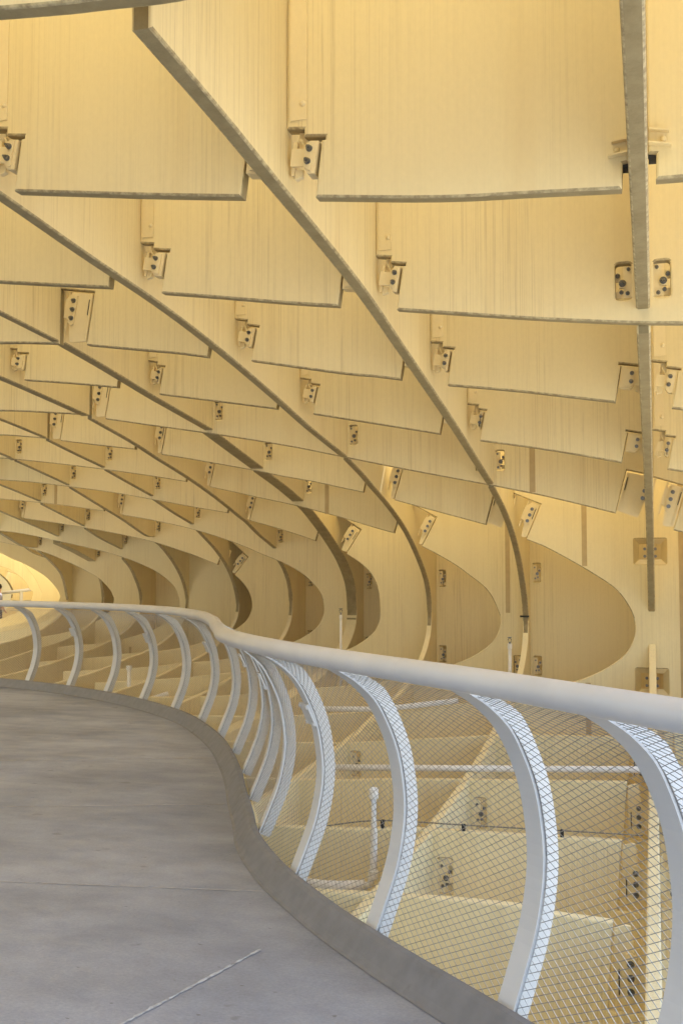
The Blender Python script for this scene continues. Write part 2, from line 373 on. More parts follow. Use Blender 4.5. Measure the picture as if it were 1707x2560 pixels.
# lower void edge measured back from its tip
LOW = [(0, .93), (-.02, .81), (-.09, .67), (-.215, .556), (-.41, .435), (-.72, .31), (-1.2, .17), (-1.9, .045), (-2.5, -.01), (-3.1, -.09), (-4.0, -.17), (-6.0, -.26)]
def c_board(j, roof, tip, left, lk, xl, xr, zc=.93, pockets=(), splice=(), k=1.0, boxes=()):
    """one C-shaped board: roof edge, round the tip of the opening and back along the floor"""
    low = [(tip + dx*k, z - .93 + zc if z > .5 else z) for dx, z in LOW]
    low = [p for p in low if p[0] > xl + .15] + [(xl, -.22)]; xr = max(xr, 1.5)
    ptsl = spline(list(roof) + low, 5)
    top = ZT2 if j < 9 else (ZTOP if j < 11 else (8.0 if j < 15 else 3.5)); bottom = list(roof) + low
    ex = [(xl, ZBOT), (xr, ZBOT), (xr, top)]
    b0, b1 = Vector(bottom[0]), Vector(bottom[1]); d = (b1-b0).normalized()
    if left is not None:
        fr = frame_l(left, j, b0, d); uc = (b0.x - FR(left)) / d.x
        ln = notch(lk, fr, uc, FR(left)); pts = list(reversed(ln)) + ptsl[1:]
    else: pts = ptsl
    loops = [pts + ex + [(pts[0][0], top)]]
    for (cx, cz, a, b) in pockets: loops.append(rounded(cx, cz, a, b, .02))
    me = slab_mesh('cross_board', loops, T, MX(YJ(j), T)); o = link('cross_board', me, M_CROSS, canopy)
    if left is not None: END[lk](fr, uc, j)
    for (cx, cz, a, b) in pockets:
        if a < .2: pocket_parts(j, cx, cz, a, b, 1 if (cx % 1.5) < .75 else -1)
    for (sx, z0, z1) in splice:
        bm = bmesh.new(); add_box(bm, (sx, YJ(j)-.001, (z0+z1)/2), (.055, .006, z1-z0)); bm_obj('splice_strip', bm, M_SPLICE, o)
    return o
def recess(j, cx, cz, a, b):             # tapered housing with two slots, let into the board where the edge-on beam meets it
    y = YJ(j); bm = bmesh.new()
    for s in (-1, 1):
        v = [bm.verts.new(p) for p in ((cx+s*a/2, y-.001, cz-b/2), (cx+s*a/2, y-.001, cz+b/2), (cx+s*(a/2-.055), y+.075, cz+b/2-.055), (cx+s*(a/2-.055), y+.075, cz-b/2+.055))]; bm.faces.new(v)
        v = [bm.verts.new(p) for p in ((cx-a/2, y-.001, cz+s*b/2), (cx+a/2, y-.001, cz+s*b/2), (cx+a/2-.055, y+.075, cz+s*(b/2-.055)), (cx-a/2+.055, y+.075, cz+s*(b/2-.055)))]; bm.faces.new(v)
    add_box(bm, (cx, y+.085, cz), (.06, .02, b-.11))
    o = bm_obj('connector', bm, M_CREAM2, canopy)
    for dx in (-.055, .055):
        for dz in (-.05, .03): bolt(o, Vector((cx+dx, y+.07, cz+dz)), .014)
c_board(6, [(-1.361, 1.896), (-1.155, 1.811), (-.876, 1.657), (-.628, 1.507), (-.411, 1.353), (-.292, 1.2), (-.226, 1.061)], -.205, 1, '3', -5.5, 1.4,
        pockets=[(-.04, 1.755, .34, .28), (-.04, .36, .34, .28)], splice=[(-.73, 1.60, 2.75), (.28, -.2, 2.6), (-.71, -.9, .33)])
recess(6, -.04, 1.755, .34, .28); recess(6, -.04, .36, .34, .28)
cross_board(7, [(-10.7, 3.33), (-9.262, 3.22), (-8.348, 3.115), (-7.492, 2.997), (-6.772, 2.885), (-6.24, 2.793)], None, None, 4, '2', pockets=pk(5, 3.03) + pk(6, 3.18, 'r'))
cross_board(7, [(-5.874, 2.71), (-5.405, 2.606), (-5.206, 2.559), (-4.608, 2.426), (-4.34, 2.355), (-3.994, 2.262), (-3.653, 2.157), (-3.25, 2.04)], 4, '3', 2, '2', pockets=pk(3, 2.49, 'r'), splice=[(-4.17, 2.31, 3.2)])
c_board(7, [(-2.971+.09, 1.865), (-2.675, 1.758), (-2.431, 1.615), (-2.234, 1.470), (-2.085, 1.355), (-1.985, 1.231), (-1.91, 1.07)], -1.868, 2, '3', -7.0, 1.4,
        pockets=[(FR(1)+.085, 1.52, .10, .24), (FR(1)+.085, .36, .10, .24), (FL(1)-.09, .36, .10, .24)], splice=[(-1.775, 1.02, 2.3)])
cross_board(8, [(-12.2, 3.2), (-10.312, 3.05), (-9.672, 2.992), (-8.984, 2.902), (-8.233, 2.795), (-7.505, 2.665), (-6.922, 2.555), (-6.25, 2.436)], None, None, 4, '2', pockets=pk(5, 2.73, 'r') + pk(6, 2.93, 'r'))
cross_board(8, [(-5.88, 2.313), (-5.465, 2.199), (-5.064, 2.075), (-4.83, 1.995)], 4, '3', 3, '2')
c_board(8, [(-4.407+.06, 1.80), (-4.157, 1.681), (-3.986, 1.525), (-3.884, 1.344), (-3.845, 1.149)], -3.83, 3, '3', -8.5, -1.0,
        pockets=[(FR(2)+.085, 1.44, .10, .24), (FR(2)+.085, .36, .10, .24)])
cross_board(9, [(-13.6, 3.05), (-11.361, 2.857), (-10.703, 2.791), (-9.968, 2.705), (-9.24, 2.598)], None, None, 6, '2', pockets=pk(7, 2.8, 'r'), splice=[(-10.2, 2.74, 3.3)])
c_board(9, [(-8.88, 2.526), (-8.461, 2.455), (-8.052, 2.376), (-7.544, 2.262), (-7.003, 2.105), (-6.55, 1.945), (-6.277, 1.831), (-6.017, 1.735), (-5.779, 1.632), (-5.543, 1.495), (-5.387, 1.365), (-5.251, 1.208), (-5.193, 1.072)], -5.17, 6, '3', -10.0, -2.5,
        pockets=pk(5, 2.35, 'r') + pk(4, 1.92, 'r') + [(FR(3)+.085, 1.38, .10, .24), (FR(3)+.085, .36, .10, .24)])
cross_board(10, [(-11.86, 2.584), (-11.137, 2.484), (-10.542, 2.389), (-9.813, 2.262), (-9.029, 2.093), (-8.318, 1.879), (-7.975, 1.759), (-7.72, 1.661)], 8, '3', 5, '2', pockets=pk(7, 2.43, 'r') + pk(6, 2.2, 'r'))
c_board(10, [(-7.38, 1.478), (-7.255, 1.376), (-7.121, 1.212), (-7.05, 1.049)], -7.032, 5, '3', -11.5, -4.0, pockets=[(FR(4)+.085, 1.40, .10, .24), (FR(4)+.085, .36, .10, .24)])
c_board(11, [(-14.8, 2.55), (-13.459, 2.414), (-12.901, 2.347), (-12.078, 2.191), (-11.088, 1.985), (-10.589, 1.858), (-10.226, 1.742), (-9.867, 1.602), (-9.648, 1.483), (-9.42, 1.325), (-9.29, 1.177)], -9.2, None, None, -13.0, -5.5,
        pockets=pk(8, 2.29, 'r') + pk(7, 2.02, 'r'), splice=[(-10.3, -.2, .0)])
c_board(12, [(-16.2, 2.45), (-15.0, 2.3), (-14.2, 2.17), (-13.445, 2.007), (-13.165, 1.925), (-12.726, 1.761), (-12.148, 1.507), (-11.862, 1.347), (-11.633, 1.132), (-11.56, 1.0)], -11.53, None, None, -15.0, -7.0,
        pockets=pk(9, 2.13, 'r', .12) + pk(8, 1.78, 'r'))
c_board(13, [(-18.0, 2.9), (-16.4, 2.62), (-15.08, 2.281), (-14.758, 2.154), (-14.438, 2.0), (-14.056, 1.751), (-13.769, 1.423), (-13.641, 1.178)], -13.597, None, None, -17.0, -8.5)
c_board(14, [(-19.5, 2.6), (-17.6, 2.35), (-16.612, 2.037), (-16.264, 1.887), (-15.851, 1.738), (-15.237, 1.423), (-14.90, 1.123)], -14.77, None, None, -19.0, -11.0)
c_board(15, [(-21.5, 3.0), (-19.5, 2.75), (-17.669, 2.196), (-17.115, 1.94), (-16.562, 1.406), (-16.34, 1.05)], -16.28, None, None, -19.4, -13.0)
c_board(16, [(-22.0, 2.3), (-20.2, 1.98), (-18.712, 1.698), (-18.243, 1.53), (-17.853, 1.265), (-17.657, 1.0)], -17.554, None, None, -20.4, -14.0, k=.8)
c_board(18, [(-25.5, 2.0), (-22.5, 1.7), (-21.2, 1.5), (-20.3, 1.3), (-19.9, 1.05)], -19.8, None, None, -22.6, -15.0, k=.7)
c_board(17, [(-24.0, 2.2), (-21.2, 1.75), (-20.1, 1.66), (-19.3, 1.5), (-18.7, 1.25), (-18.45, 1.0)], -18.4, None, None, -21.4, -15.0, k=.8)

# floor boards in front of the first closed row
def floor_board(j, pts, pockets=(), meet=None):
    """meet: side on which the board is clamped to the edge-on beam, with a notch at its upper corner"""
    ptsl = spline(pts, 5); x0, x1 = pts[0][0], pts[-1][0]; tail = [(x1, ZBOT), (x0, ZBOT)]
    if meet == 'right':
        xf = FL(0); z = ptsl[-1][1]; ptsl += [(x1 - .03, z - .45), (xf, z - .45)]; tail = [(xf, ZBOT), (x0, ZBOT)]; fr = ((xf, z), (-1, 0), (0, -1)); uc = xf - x1
    if meet == 'left':
        xf = FR(0); z = ptsl[0][1]; ptsl = [(xf, z - .45), (x0 + .03, z - .45)] + ptsl; tail = [(x1, ZBOT), (xf, ZBOT)]; fr = ((xf, z), (1, 0), (0, -1)); uc = x0 - xf
    loops = [ptsl + tail]
    for (cx, cz, a, b) in pockets: loops.append(rounded(cx, cz, a, b))
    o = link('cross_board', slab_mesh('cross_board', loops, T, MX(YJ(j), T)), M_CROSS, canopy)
    for (cx, cz, a, b) in pockets: pocket_parts(j, cx, cz, a, b, 1)
    if meet: conn_three(fr, uc, j)
floor_board(1, [(-1.2, -.30), (-.4, -.29), (.4, -.28), (1.4, -.24)])
floor_board(2, [(-4.2, -.32), (-2.6, -.29), (-1.395, -.243), (-.702, -.238), (-.537, -.262), (-.235, -.276)], meet='right')
floor_board(2, [(.14, -.25), (.7, -.2), (1.4, -.1)], meet='left')
floor_board(3, [(-5.2, -.33), (-3.4, -.31), (-2.309, -.293), (-1.64, -.25), (-.899, -.238), (-.235, -.23)], [(FR(1)+.085, -.56, .10, .25)], 'right')
floor_board(3, [(.14, -.2), (.7, -.12), (1.4, .05)], meet='left')
floor_board(4, [(-6.2, -.36), (-4.2, -.31), (-2.744, -.265), (-2.201, -.225), (-1.39, -.186), (-.235, -.135)], [(FR(1)+.085, -.46, .10, .25)], 'right')
floor_board(4, [(.14, -.1), (.7, .0), (1.4, .2)], meet='left')
floor_board(5, [(-8.2, -.33), (-5.2, -.26), (-3.229, -.206), (-2.698, -.165), (-1.392, -.043), (-.629, -.020), (-.235, .0)], [(FR(2)+.085, -.40, .10, .25)], 'right')
floor_board(5, [(.14, .1), (.7, .25), (1.4, .5)], meet='left')

# lengthwise beams ----------------------------------------------------------------------------
def beam(i, pts, top=ZTOP, y0=None, y1=None, closed=None, thick=None, name='lengthwise_beam'):
    ptsl = spline(pts, 5)
    loop = closed(ptsl) if closed else ptsl + [(ptsl[-1][0], top), (ptsl[0][0], top)]
    t = thick or T
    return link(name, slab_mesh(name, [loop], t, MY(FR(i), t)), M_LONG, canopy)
B = lambda j: YJ(j) + T + .001
F = lambda j: YJ(j) - .001
def c_beam(i, roof, tip, y1, yl, zc=.93, thick=None, k=1.0):
    low = [(tip + dx*k, z - .93 + zc if z > .5 else z) for dx, z in LOW]
    low = [p for p in low if p[0] > yl + .2] + [(yl, -.26)]
    return beam(i, list(roof) + low, closed=lambda p: p + [(yl, ZBOT), (y1, ZBOT), (y1, ZT2), (p[0][0], ZT2)], thick=thick)
beam(-1, [(B(0), 3.3), (4.1, 3.1), (7.1, 2.45), (9.0, 1.9), (10.1, 1.4), (10.8, .9)], closed=lambda p: p + [(10.2, .45), (8.6, .2), (4.0, -.2), (3.0, -.3), (3.0, ZBOT), (11.6, ZBOT), (11.6, ZTOP), (p[0][0], ZTOP)])
beam(0, [(B(0), 3.19), (3.5, 3.12), (4.13, 3.055), (4.9, 2.985), (F(2), 2.93)])
beam(0, [(B(2), 2.815), (7.13, 2.61), (8.63, 2.36), (9.4, 2.20), (10.13, 2.0), (10.9, 1.66), (11.35, 1.36), (F(6), 1.11)])
beam(0, [(1.6, -.33), (3.0, -.31), (4.6, -.29), (5.6, -.27), (7.1, -.2), (8.6, -.1), (10.1, .1), (10.9, .32), (11.35, .54), (F(6), .76)], closed=lambda p: p + [(F(6), ZBOT), (1.6, ZBOT)])
beam(1, [(2.87, 3.263), (3.51, 3.232), (4.033, 3.195), (4.93, 3.135), (5.57, 3.075), (6.376, 2.965), (7.425, 2.82), (8.32, 2.69), (9.829, 2.445), (F(5), 2.40)])
c_beam(1, [(B(5), 2.375), (11.037, 2.189), (11.746, 1.956), (12.329, 1.65), (12.72, 1.323), (12.90, 1.10)], 12.955, F(7), 2.9)
beam(2, [(B(0), 3.48), (3.6, 3.41), (4.316, 3.365), (5.021, 3.312), (5.937, 3.255), (6.658, 3.185), (7.27, 3.11), (8.094, 2.995), (8.969, 2.86), (F(5), 2.715)])
c_beam(2, [(B(5), 2.70), (10.777, 2.59), (11.25, 2.48), (11.815, 2.354), (12.376, 2.206), (12.798, 2.07), (13.115, 1.946), (13.379, 1.824), (13.653, 1.685), (13.937, 1.52), (14.155, 1.345), (14.27, 1.13)], 14.31, F(8), 5.0)
t3 = .17
beam(3, [(B(0), 3.62), (5.0, 3.5), (6.342, 3.42), (F(3), 3.368)])
beam(3, [(B(3), 3.375), (7.998, 3.29), (8.747, 3.198), (9.3, 3.14), (F(5), 3.055)], thick=.10)
beam(3, [(B(5), 3.04), (10.9, 2.915), (F(6), 2.785)], thick=t3)
beam(3, [(B(6), 2.76), (12.5, 2.62), (F(7), 2.485)], thick=t3)
c_beam(3, [(B(7), 2.46), (13.556, 2.366), (14.068, 2.185), (14.502, 2.011), (14.902, 1.834), (15.22, 1.66), (15.509, 1.45), (15.667, 1.25)], 15.735, F(9), 6.5, thick=t3)
beam(4, [(B(2), 3.6), (7.3, 3.5), (8.766, 3.396), (F(5), 3.275)], thick=.10)
beam(4, [(B(5), 3.25), (11.185, 3.099), (11.839, 2.972), (12.669, 2.821), (13.408, 2.665), (14.013, 2.519), (14.577, 2.37), (14.896, 2.29), (15.377, 2.13), (F(9), 1.925)])
c_beam(4, [(B(9), 1.775), (16.45, 1.66), (16.66, 1.509), (16.83, 1.317), (16.915, 1.1)], 16.93, F(10), 8.0)
beam(5, [(B(3), 3.62), (9.0, 3.5), (10.614, 3.377), (F(6), 3.27)])
beam(5, [(B(6), 3.245), (12.3, 3.15), (F(7), 3.03)])
beam(5, [(B(7), 2.995), (13.8, 2.88), (F(8), 2.725)])
beam(5, [(B(8), 2.67), (15.4, 2.50), (F(9), 2.345)])
c_beam(5, [(B(9), 2.30), (16.472, 2.193), (17.055, 1.952), (17.411, 1.766), (17.728, 1.552), (17.946, 1.332), (18.10, 1.10)], 18.16, F(11), 9.5)
beam(6, [(B(4), 3.6), (11.0, 3.42), (12.754, 3.25), (F(7), 3.18)])
beam(6, [(B(7), 3.175), (13.9, 3.06), (F(8), 2.935)])
beam(6, [(B(8), 2.893), (15.616, 2.663), (16.441, 2.455), (17.298, 2.21), (F(10), 2.19)])
c_beam(6, [(B(10), 2.10), (17.97, 2.003), (18.361, 1.793), (18.716, 1.543), (18.952, 1.306), (19.09, 1.06)], 19.12, F(12), 11.0)
beam(7, [(B(6), 3.35), (13.6, 3.18), (14.897, 3.006), (F(9), 2.80)])
beam(7, [(B(9), 2.745), (16.8, 2.61), (F(10), 2.42)])
beam(7, [(B(10), 2.365), (18.3, 2.19), (F(11), 2.0)])
c_beam(7, [(B(11), 1.80), (19.544, 1.594), (19.797, 1.332), (19.953, 1.12)], 20.01, F(12), 13.0)
beam(8, [(B(7), 3.25), (15.4, 3.02), (17.041, 2.706), (17.783, 2.558), (F(11), 2.28)])
beam(8, [(B(11), 2.13), (19.9, 1.97), (F(12), 1.77)], thick=.2)
c_beam(8, [(B(12), 1.60), (20.917, 1.329), (20.998, 1.124)], 21.03, F(13), 15.0)
c_beam(9, [(B(12), 2.02), (21.2, 1.78), (21.7, 1.45)], 21.95, F(14), 17.0)
beam(11, [(B(11), 2.6), (21.5, 2.5), (F(14), 2.35)]); beam(12, [(B(12), 2.7), (23.0, 2.55), (F(15), 2.3)]); beam(10, [(B(13), 2.25), (22.8, 2.0), (F(14), 1.85)]); beam(13, [(B(13), 2.6), (F(16), 2.3)])
c_beam(13, [(B(16), 1.9), (27.6, 1.55), (28.2, 1.25)], 28.5, F(18), 26.75, k=.6)
cross_board(20, [(-34.0, ZBOT), (-14.0, ZBOT)], smooth=False)
beam(9, [(B(9), 2.9), (17.6, 2.72), (19.187, 2.392), (20.067, 2.12), (F(12), 2.08)], thick=.11)
beam(10, [(B(10), 2.8), (19.8, 2.52), (F(13), 2.3)])

for i, j0, j1 in ((-1, 6, 14), (0, 6, 14), (1, 7, 15), (2, 8, 15), (3, 9, 16), (4, 10, 16), (5, 11, 16), (6, 12, 17), (7, 12, 17), (8, 13, 17), (9, 14, 18), (10, 15, 18)):
    y0, y1 = B(j0), YJ(j1); beam(i, [(y0, ZBOT), (y1, ZBOT)], top=ZT2 if i < 6 else 8.0)
# canopy goes on unseen left and behind the viewer, added to block sky
for j, xe in ((3, -7.6), (4, -7.35), (5, -9.2), (6, -10.7), (7, -10.7), (8, -12.2), (9, -13.6), (10, -13.5)):
    cross_board(j, [(-22.0, 3.55), (xe - .01, 3.5)], smooth=False)
for jb in (0, 1, 2): cross_board(jb, [(-9.0, 3.85), (-4.75 if jb == 0 else -4.6, 3.65)], smooth=False)
beam(4, [(B(0), 3.78), (B(2)-.1, 3.64)]); beam(5, [(B(0), 3.82), (B(3)-.1, 3.66)])
for i in range(6, 15):
    ye = min(1.5*i/.72 - .4, 22.0)
    if i > 8 or i == 7: beam(i, [(B(2), 3.6), (ye, 3.5)])
beam(14, [(4.0, ZBOT), (36.0, ZBOT)])  # solid closing wall added to block sky from the left
for jb in (-2, -3, -4): cross_board(jb, [(-9.0, 3.9), (-3.0, 3.8), (-1.6, 3.8)], smooth=False)
for ib in (1, 2, 3, 4, 5): beam(ib, [(B(-4), 3.9), (F(-1), 3.75)])
blocker = bmesh.new(); add_box(blocker, (-13.0, -4.0, -2.5), (9.0, 13.0, 23.0))  # unseen block added left of the walkway to hold back sky light
tag(bm_obj('sky_blocker', blocker, M_KERB), 'unseen concrete core standing left of the walkway outside the picture', 'light blocker')
for ib in (-1, 0, 1, 2, 3): beam(ib, [(B(-1), 3.7), (F(0), 3.55)])

# unseen street front added behind the viewer to cut low sky
M_FACADE = plain('ochre_render', (0.30, 0.27, 0.23), 0.9, 0.2, 0, 0.2, 2)
sky_screen = thing('unseen_building', 'long unseen street front added behind the viewer to cut low sky light', 'unseen_building', (0, -30, -14))
bm = bmesh.new(); add_box(bm, (0, -32, -4.5), (90, 4, 19)); bm_obj('wall', bm, M_FACADE, sky_screen)
bm = bmesh.new(); add_box(bm, (0, -29.9, 4.6), (91, .6, .5)); bm_obj('cornice', bm, M_PIPE, sky_screen)
for q in range(12):
    for zz in (-9, -5, -1):
        bm = bmesh.new(); add_box(bm, (-38 + q*7, -29.95, zz), (1.5, .14, 2.3)); bm_obj('window', bm, M_DARK, sky_screen)

# ------------------------------------------------------------------ walkway with kerb
EDGE = [(1.35, 1.53), (.62, 2.31), (-.05, 3.03), (-.41, 3.41), (-.92, 3.90), (-1.28, 4.27), (-1.54, 4.57), (-1.77, 4.86), (-2.0, 5.2), (-2.18, 5.51), (-2.36, 5.9), (-2.66, 6.52), (-2.92, 7.08), (-3.25, 7.72), (-3.62, 8.38), (-4.08, 9.06), (-4.58, 9.70), (-5.2, 10.3), (-5.9, 10.86), (-6.6, 11.3), (-7.4, 11.72), (-8.5, 12.12), (-10.0, 12.5)]
epath = [Vector((p[0], p[1], 0)) for p in spline([(a, b) for a, b in EDGE], 8)]
def nrm(i, P):
    t = (P[min(i+1, len(P)-1)] - P[max(i-1, 0)]).normalized(); return Vector((t.y, -t.x, 0))
ENORM = [nrm(i, epath) for i in range(len(epath))]
def at_edge(i, u, z): return epath[i] + ENORM[i]*u + Vector((0, 0, z))
bm = bmesh.new()                          # concrete slab
inner = [at_edge(i, -.06, 0) for i in range(len(epath))]
loop = inner + [Vector((-16, 13.2, 0)), Vector((-16, -4, 0)), Vector((2.5, -4, 0)), Vector((2.5, .2, 0))]
tv = [bm.verts.new(p) for p in loop]; bv = [bm.verts.new(p - Vector((0, 0, .18))) for p in loop]
bm.faces.new(tv); bm.faces.new(list(reversed(bv)))
for q in range(len(tv)):
    r = (q+1) % len(tv); bm.faces.new((tv[q], bv[q], bv[r], tv[r]))
bmesh.ops.triangulate(bm, faces=[f for f in bm.faces if len(f.verts) > 4])
walk = bm_obj('walkway', bm, M_CONC); walk['kind'] = 'structure'
bm = bmesh.new()                          # upstand kerb along the edge
prof = [(-.105, .003), (-.09, .008), (-.072, .028), (-.028, .088), (-.014, .101), (.012, .104), (.022, .094), (.024, -.16), (-.059, -.16), (-.059, .001)]
rings = [[bm.verts.new(at_edge(i, u, z)) for u, z in prof] for i in range(len(epath))]
for A, Bv in zip(rings, rings[1:]):
    for q in range(len(prof)):
        r = (q+1) % len(prof); bm.faces.new((A[q], A[r], Bv[r], Bv[q]))
bm.faces.new(rings[0]); bm.faces.new(rings[-1])
kerb = bm_obj('kerb', bm, M_KERB); kerb['kind'] = 'structure'
def joint(a, b, wd, mat, wob=0.0):
    bm = bmesh.new(); a, b = Vector((*a, .003)), Vector((*b, .003)); t = (b-a).normalized(); s = Vector((t.y, -t.x, 0)); n = 60; prev = None
    for q in range(n+1):
        p = a.lerp(b, q/n); h = wd*(.5 + (random.random()-.5)*wob)
        cur = (bm.verts.new(p + s*h), bm.verts.new(p - s*h*(1 + (random.random()-.5)*wob)), bm.verts.new(p + Vector((0, 0, .0015))))
        if prev:
            bm.faces.new((prev[0], cur[0], cur[2], prev[2])); bm.faces.new((prev[2], cur[2], cur[1], prev[1]))
        prev = cur
    return bm_obj('sealant_joint', bm, mat, walk)
joint((-1.80, 3.07), (-1.56, 4.02), .014, M_SEAL, .5)
joint((-4.4, 4.29), (-1.74, 4.755), .007, M_SEAL2, .9); joint((-6.2, 5.18), (-2.72, 6.42), .006, M_SEAL2, .9); joint((-7.2, 6.55), (-3.38, 8.0), .006, M_SEAL2, .9)

# ------------------------------------------------------------------ curved mesh railing
railing = thing('walkway_railing', 'pale grey tubular railing with curved posts and wire mesh along the concrete walkway', 'railing', (-1.0, 4.0, 0))
L = [0.0]
for a, b in zip(epath, epath[1:]): L.append(L[-1] + (b-a).length)
def at_len(s):
    s = max(0, min(L[-1]-1e-6, s)); i = 0
    while L[i+1] < s: i += 1
    f = (s - L[i]) / (L[i+1]-L[i]); p = epath[i].lerp(epath[i+1], f); n = ENORM[i].lerp(ENORM[i+1], f).normalized()
    return p, n, Vector((-n.y, n.x, 0))
def near_len(x, y):
    return min(range(len(epath)), key=lambda i: (epath[i]-Vector((x, y, 0))).length)
S4 = L[near_len(-.50, 3.50)]
def rail_z(s):                            # the handrail dips slightly with distance
    p, n, t = at_len(s); f = max(0, min(1, (p.y - 5.0)/7.0)); return 1.192 - .075*f
PROF = [(.03, .06), (.085, .19), (.135, .32), (.165, .45), (.175, .565), (.165, .68), (.14, .80), (.09, .92), (.03, 1.015), (-.055, 1.09), (-.135, 1.138)]
prof_s = spline(PROF, 3)
bm = bmesh.new()
add_tube(bm, [at_len(s)[0] + at_len(s)[1]*(-.185) + Vector((0, 0, rail_z(s))) for s in [k*.09 for k in range(int(L[-1]/.09))]], .043, 20)
rail_o = bm_obj('handrail', bm, M_RAIL, railing, True)
for k in range(1, int(L[-1]/1.78)):       # ground-down weld seams
    s = k*1.78 - .55; q = [at_len(s+e) for e in (-.006, 0, .006)]
    bm = bmesh.new(); add_tube(bm, [p + n*(-.185) + Vector((0, 0, rail_z(s))) for p, n, t in q], [.0433, .0442, .0433], 20, False); bm_obj('weld_seam', bm, M_RAIL, rail_o, True)
PITCH = .89; posts = [S4 - .67 - PITCH*k for k in range(3, -1, -1) if S4 - .67 - PITCH*k > .15]
s = S4
while s < L[-1] - .3: posts.append(s); s += PITCH
PW, PD = .086, .068
for k, s in enumerate(posts):
    p, n, t = at_len(s); dz = rail_z(s) - 1.192; bm = bmesh.new(); rings = []
    for q, (u, z) in enumerate(prof_s):
        a, b = prof_s[max(q-1, 0)], prof_s[min(q+1, len(prof_s)-1)]
        tn = Vector((b[0]-a[0], b[1]-a[1])).normalized(); on = Vector((tn.y, -tn.x))   # outward in the (u,z) plane
        f = z/1.15; ww = PW*(1.0 + .25*max(0, f-.8)*4)
        ring = []
        pd = PD - .040*max(0, min(1, (z-1.02)/.11))
        for du, dt in ((0, -.5), (0, .5), (pd, .5), (pd, -.5)):
            uu, zz = u + on.x*du, z + on.y*du
            ring.append(bm.verts.new(p + n*uu + t*(dt*ww) + Vector((0, 0, zz + dz*f))))
        rings.append(ring)
    for A, Bv in zip(rings, rings[1:]):
        for q in range(4): bm.faces.new((A[q], A[(q+1) % 4], Bv[(q+1) % 4], Bv[q]))
    bm.faces.new(rings[0]); bm.faces.new(list(reversed(rings[-1])))
    bmesh.ops.bevel(bm, geom=[e for e in bm.edges if abs(e.calc_face_angle(0)) > 1.2], offset=.005, segments=1, affect='EDGES')
    post = bm_obj('post', bm, M_POST, railing)
    if k % 2 == (posts.index(min(posts, key=lambda v: abs(v-(S4+2*PITCH))))) % 2 and s > S4 + PITCH:
        u, z = .128, .835; bm = bmesh.new()
        rot = Matrix((t, n, Vector((0, 0, 1)))).transposed() @ Matrix.Rotation(R(24), 3, 'X')
        add_box(bm, p + n*(u-.012) + Vector((0, 0, z + dz)), (.125, .012, .115), rot)
        for dx in (-.05, .05):
            for dv in (-.045, .045):
                add_box(bm, p + n*(u-.012) + Vector((0, 0, z + dz)) + rot @ Vector((dx, -.009, dv)), (.016, .008, .016), rot)
        bm_obj('mounting_plate', bm, M_RAIL, post)
# mesh infill
arc = [0.0]
for a, b in zip(prof_s, prof_s[1:]): arc.append(arc[-1] + math.hypot(b[0]-a[0], b[1]-a[1]))
def on_prof(v):
    v = max(0, min(arc[-1]-1e-6, v)); i = 0
    while arc[i+1] < v: i += 1
    f = (v-arc[i])/(arc[i+1]-arc[i]); a, b = prof_s[i], prof_s[i+1]
    return a[0]+(b[0]-a[0])*f + .014, a[1]+(b[1]-a[1])*f
HR, WD = .0280, .054
def wire_panel(s0, s1):
    bm = bmesh.new(); slope = HR/WD; A = arc[-1]; wid = s1-s0
    for fam in (1, -1):
        c = -int(wid*slope/HR) - 2
        while True:
            off = c*HR
            if off > A + wid*slope + HR: break
            pts = []; N = 15
            for q in range(N+1):
                x = wid*q/N; v = off + fam*slope*x
                if -.001 <= v <= A+.001: pts.append((x, v))
            if len(pts) > 1:
                P3 = []
                for x, v in pts:
                    u, z = on_prof(v); p, n, t = at_len(s0+x); f = z/1.15
                    P3.append(p + n*(u + fam*.0012) + Vector((0, 0, z + (rail_z(s0+x)-1.192)*f)))
                add_tube(bm, P3, .0014, 3, False)
            c += 1
    for x in (.004, wid-.004):             # lacing along the posts
        P3 = []
        for q in range(25):
            u, z = on_prof(A*q/24); p, n, t = at_len(s0+x); P3.append(p + n*u + Vector((0, 0, z + (rail_z(s0+x)-1.192)*z/1.15)))
        add_tube(bm, P3, .0032, 4, False)
    return bm
for a, b in zip(posts, posts[1:]):
    bm_obj('mesh_panel', wire_panel(a + PW/2 - .002, b - PW/2 + .002), M_WIRE, railing)

# ------------------------------------------------------------------ sprinkler pipes and cable
def pipe(label, runs, collars=(), name='sprinkler_pipe'):
    base = Vector(runs[0][0][0]); o = thing(name, label, 'pipe', base, 'white pipes under the walkway')
    for path, r in runs:
        bm = bmesh.new(); add_tube(bm, path, r, 10); bm_obj('pipe_run', bm, M_PIPE, o, True)
    for p, d, r, ln in collars:
        bm = bmesh.new(); d = Vector(d).normalized(); p = Vector(p); add_tube(bm, [p-d*ln/2, p+d*ln/2], r, 12); bm_obj('pipe_collar', bm, M_PIPE, o)
    return o
bm = bmesh.new(); add_box(bm, (FR(1)-.05, 12.955, .985), (.106, .05, .022)); bm_obj('joint_band', bm, M_DARK, canopy)
pipe('long level white pipe behind the mesh, lying on the floor boards at mid height', [([(-2.78, 8.9, -.205), (-1.5, 8.9, -.145), (-.25, 8.9, -.085), (1.3, 8.9, -.01)], .028)],
     [((-2.77, 8.9, -.205), (1, 0, .05), .042, .05), ((-1.1, 8.9, -.125), (1, 0, .05), .035, .06)])
pipe('higher white pipe behind the mesh, just below the handrail', [([(-3.92, 11.5, -.055), (-3.0, 11.5, -.03), (-2.12, 11.5, .10)], .032)], [((-2.95, 11.5, -.02), (1, 0, .1), .04, .06)])
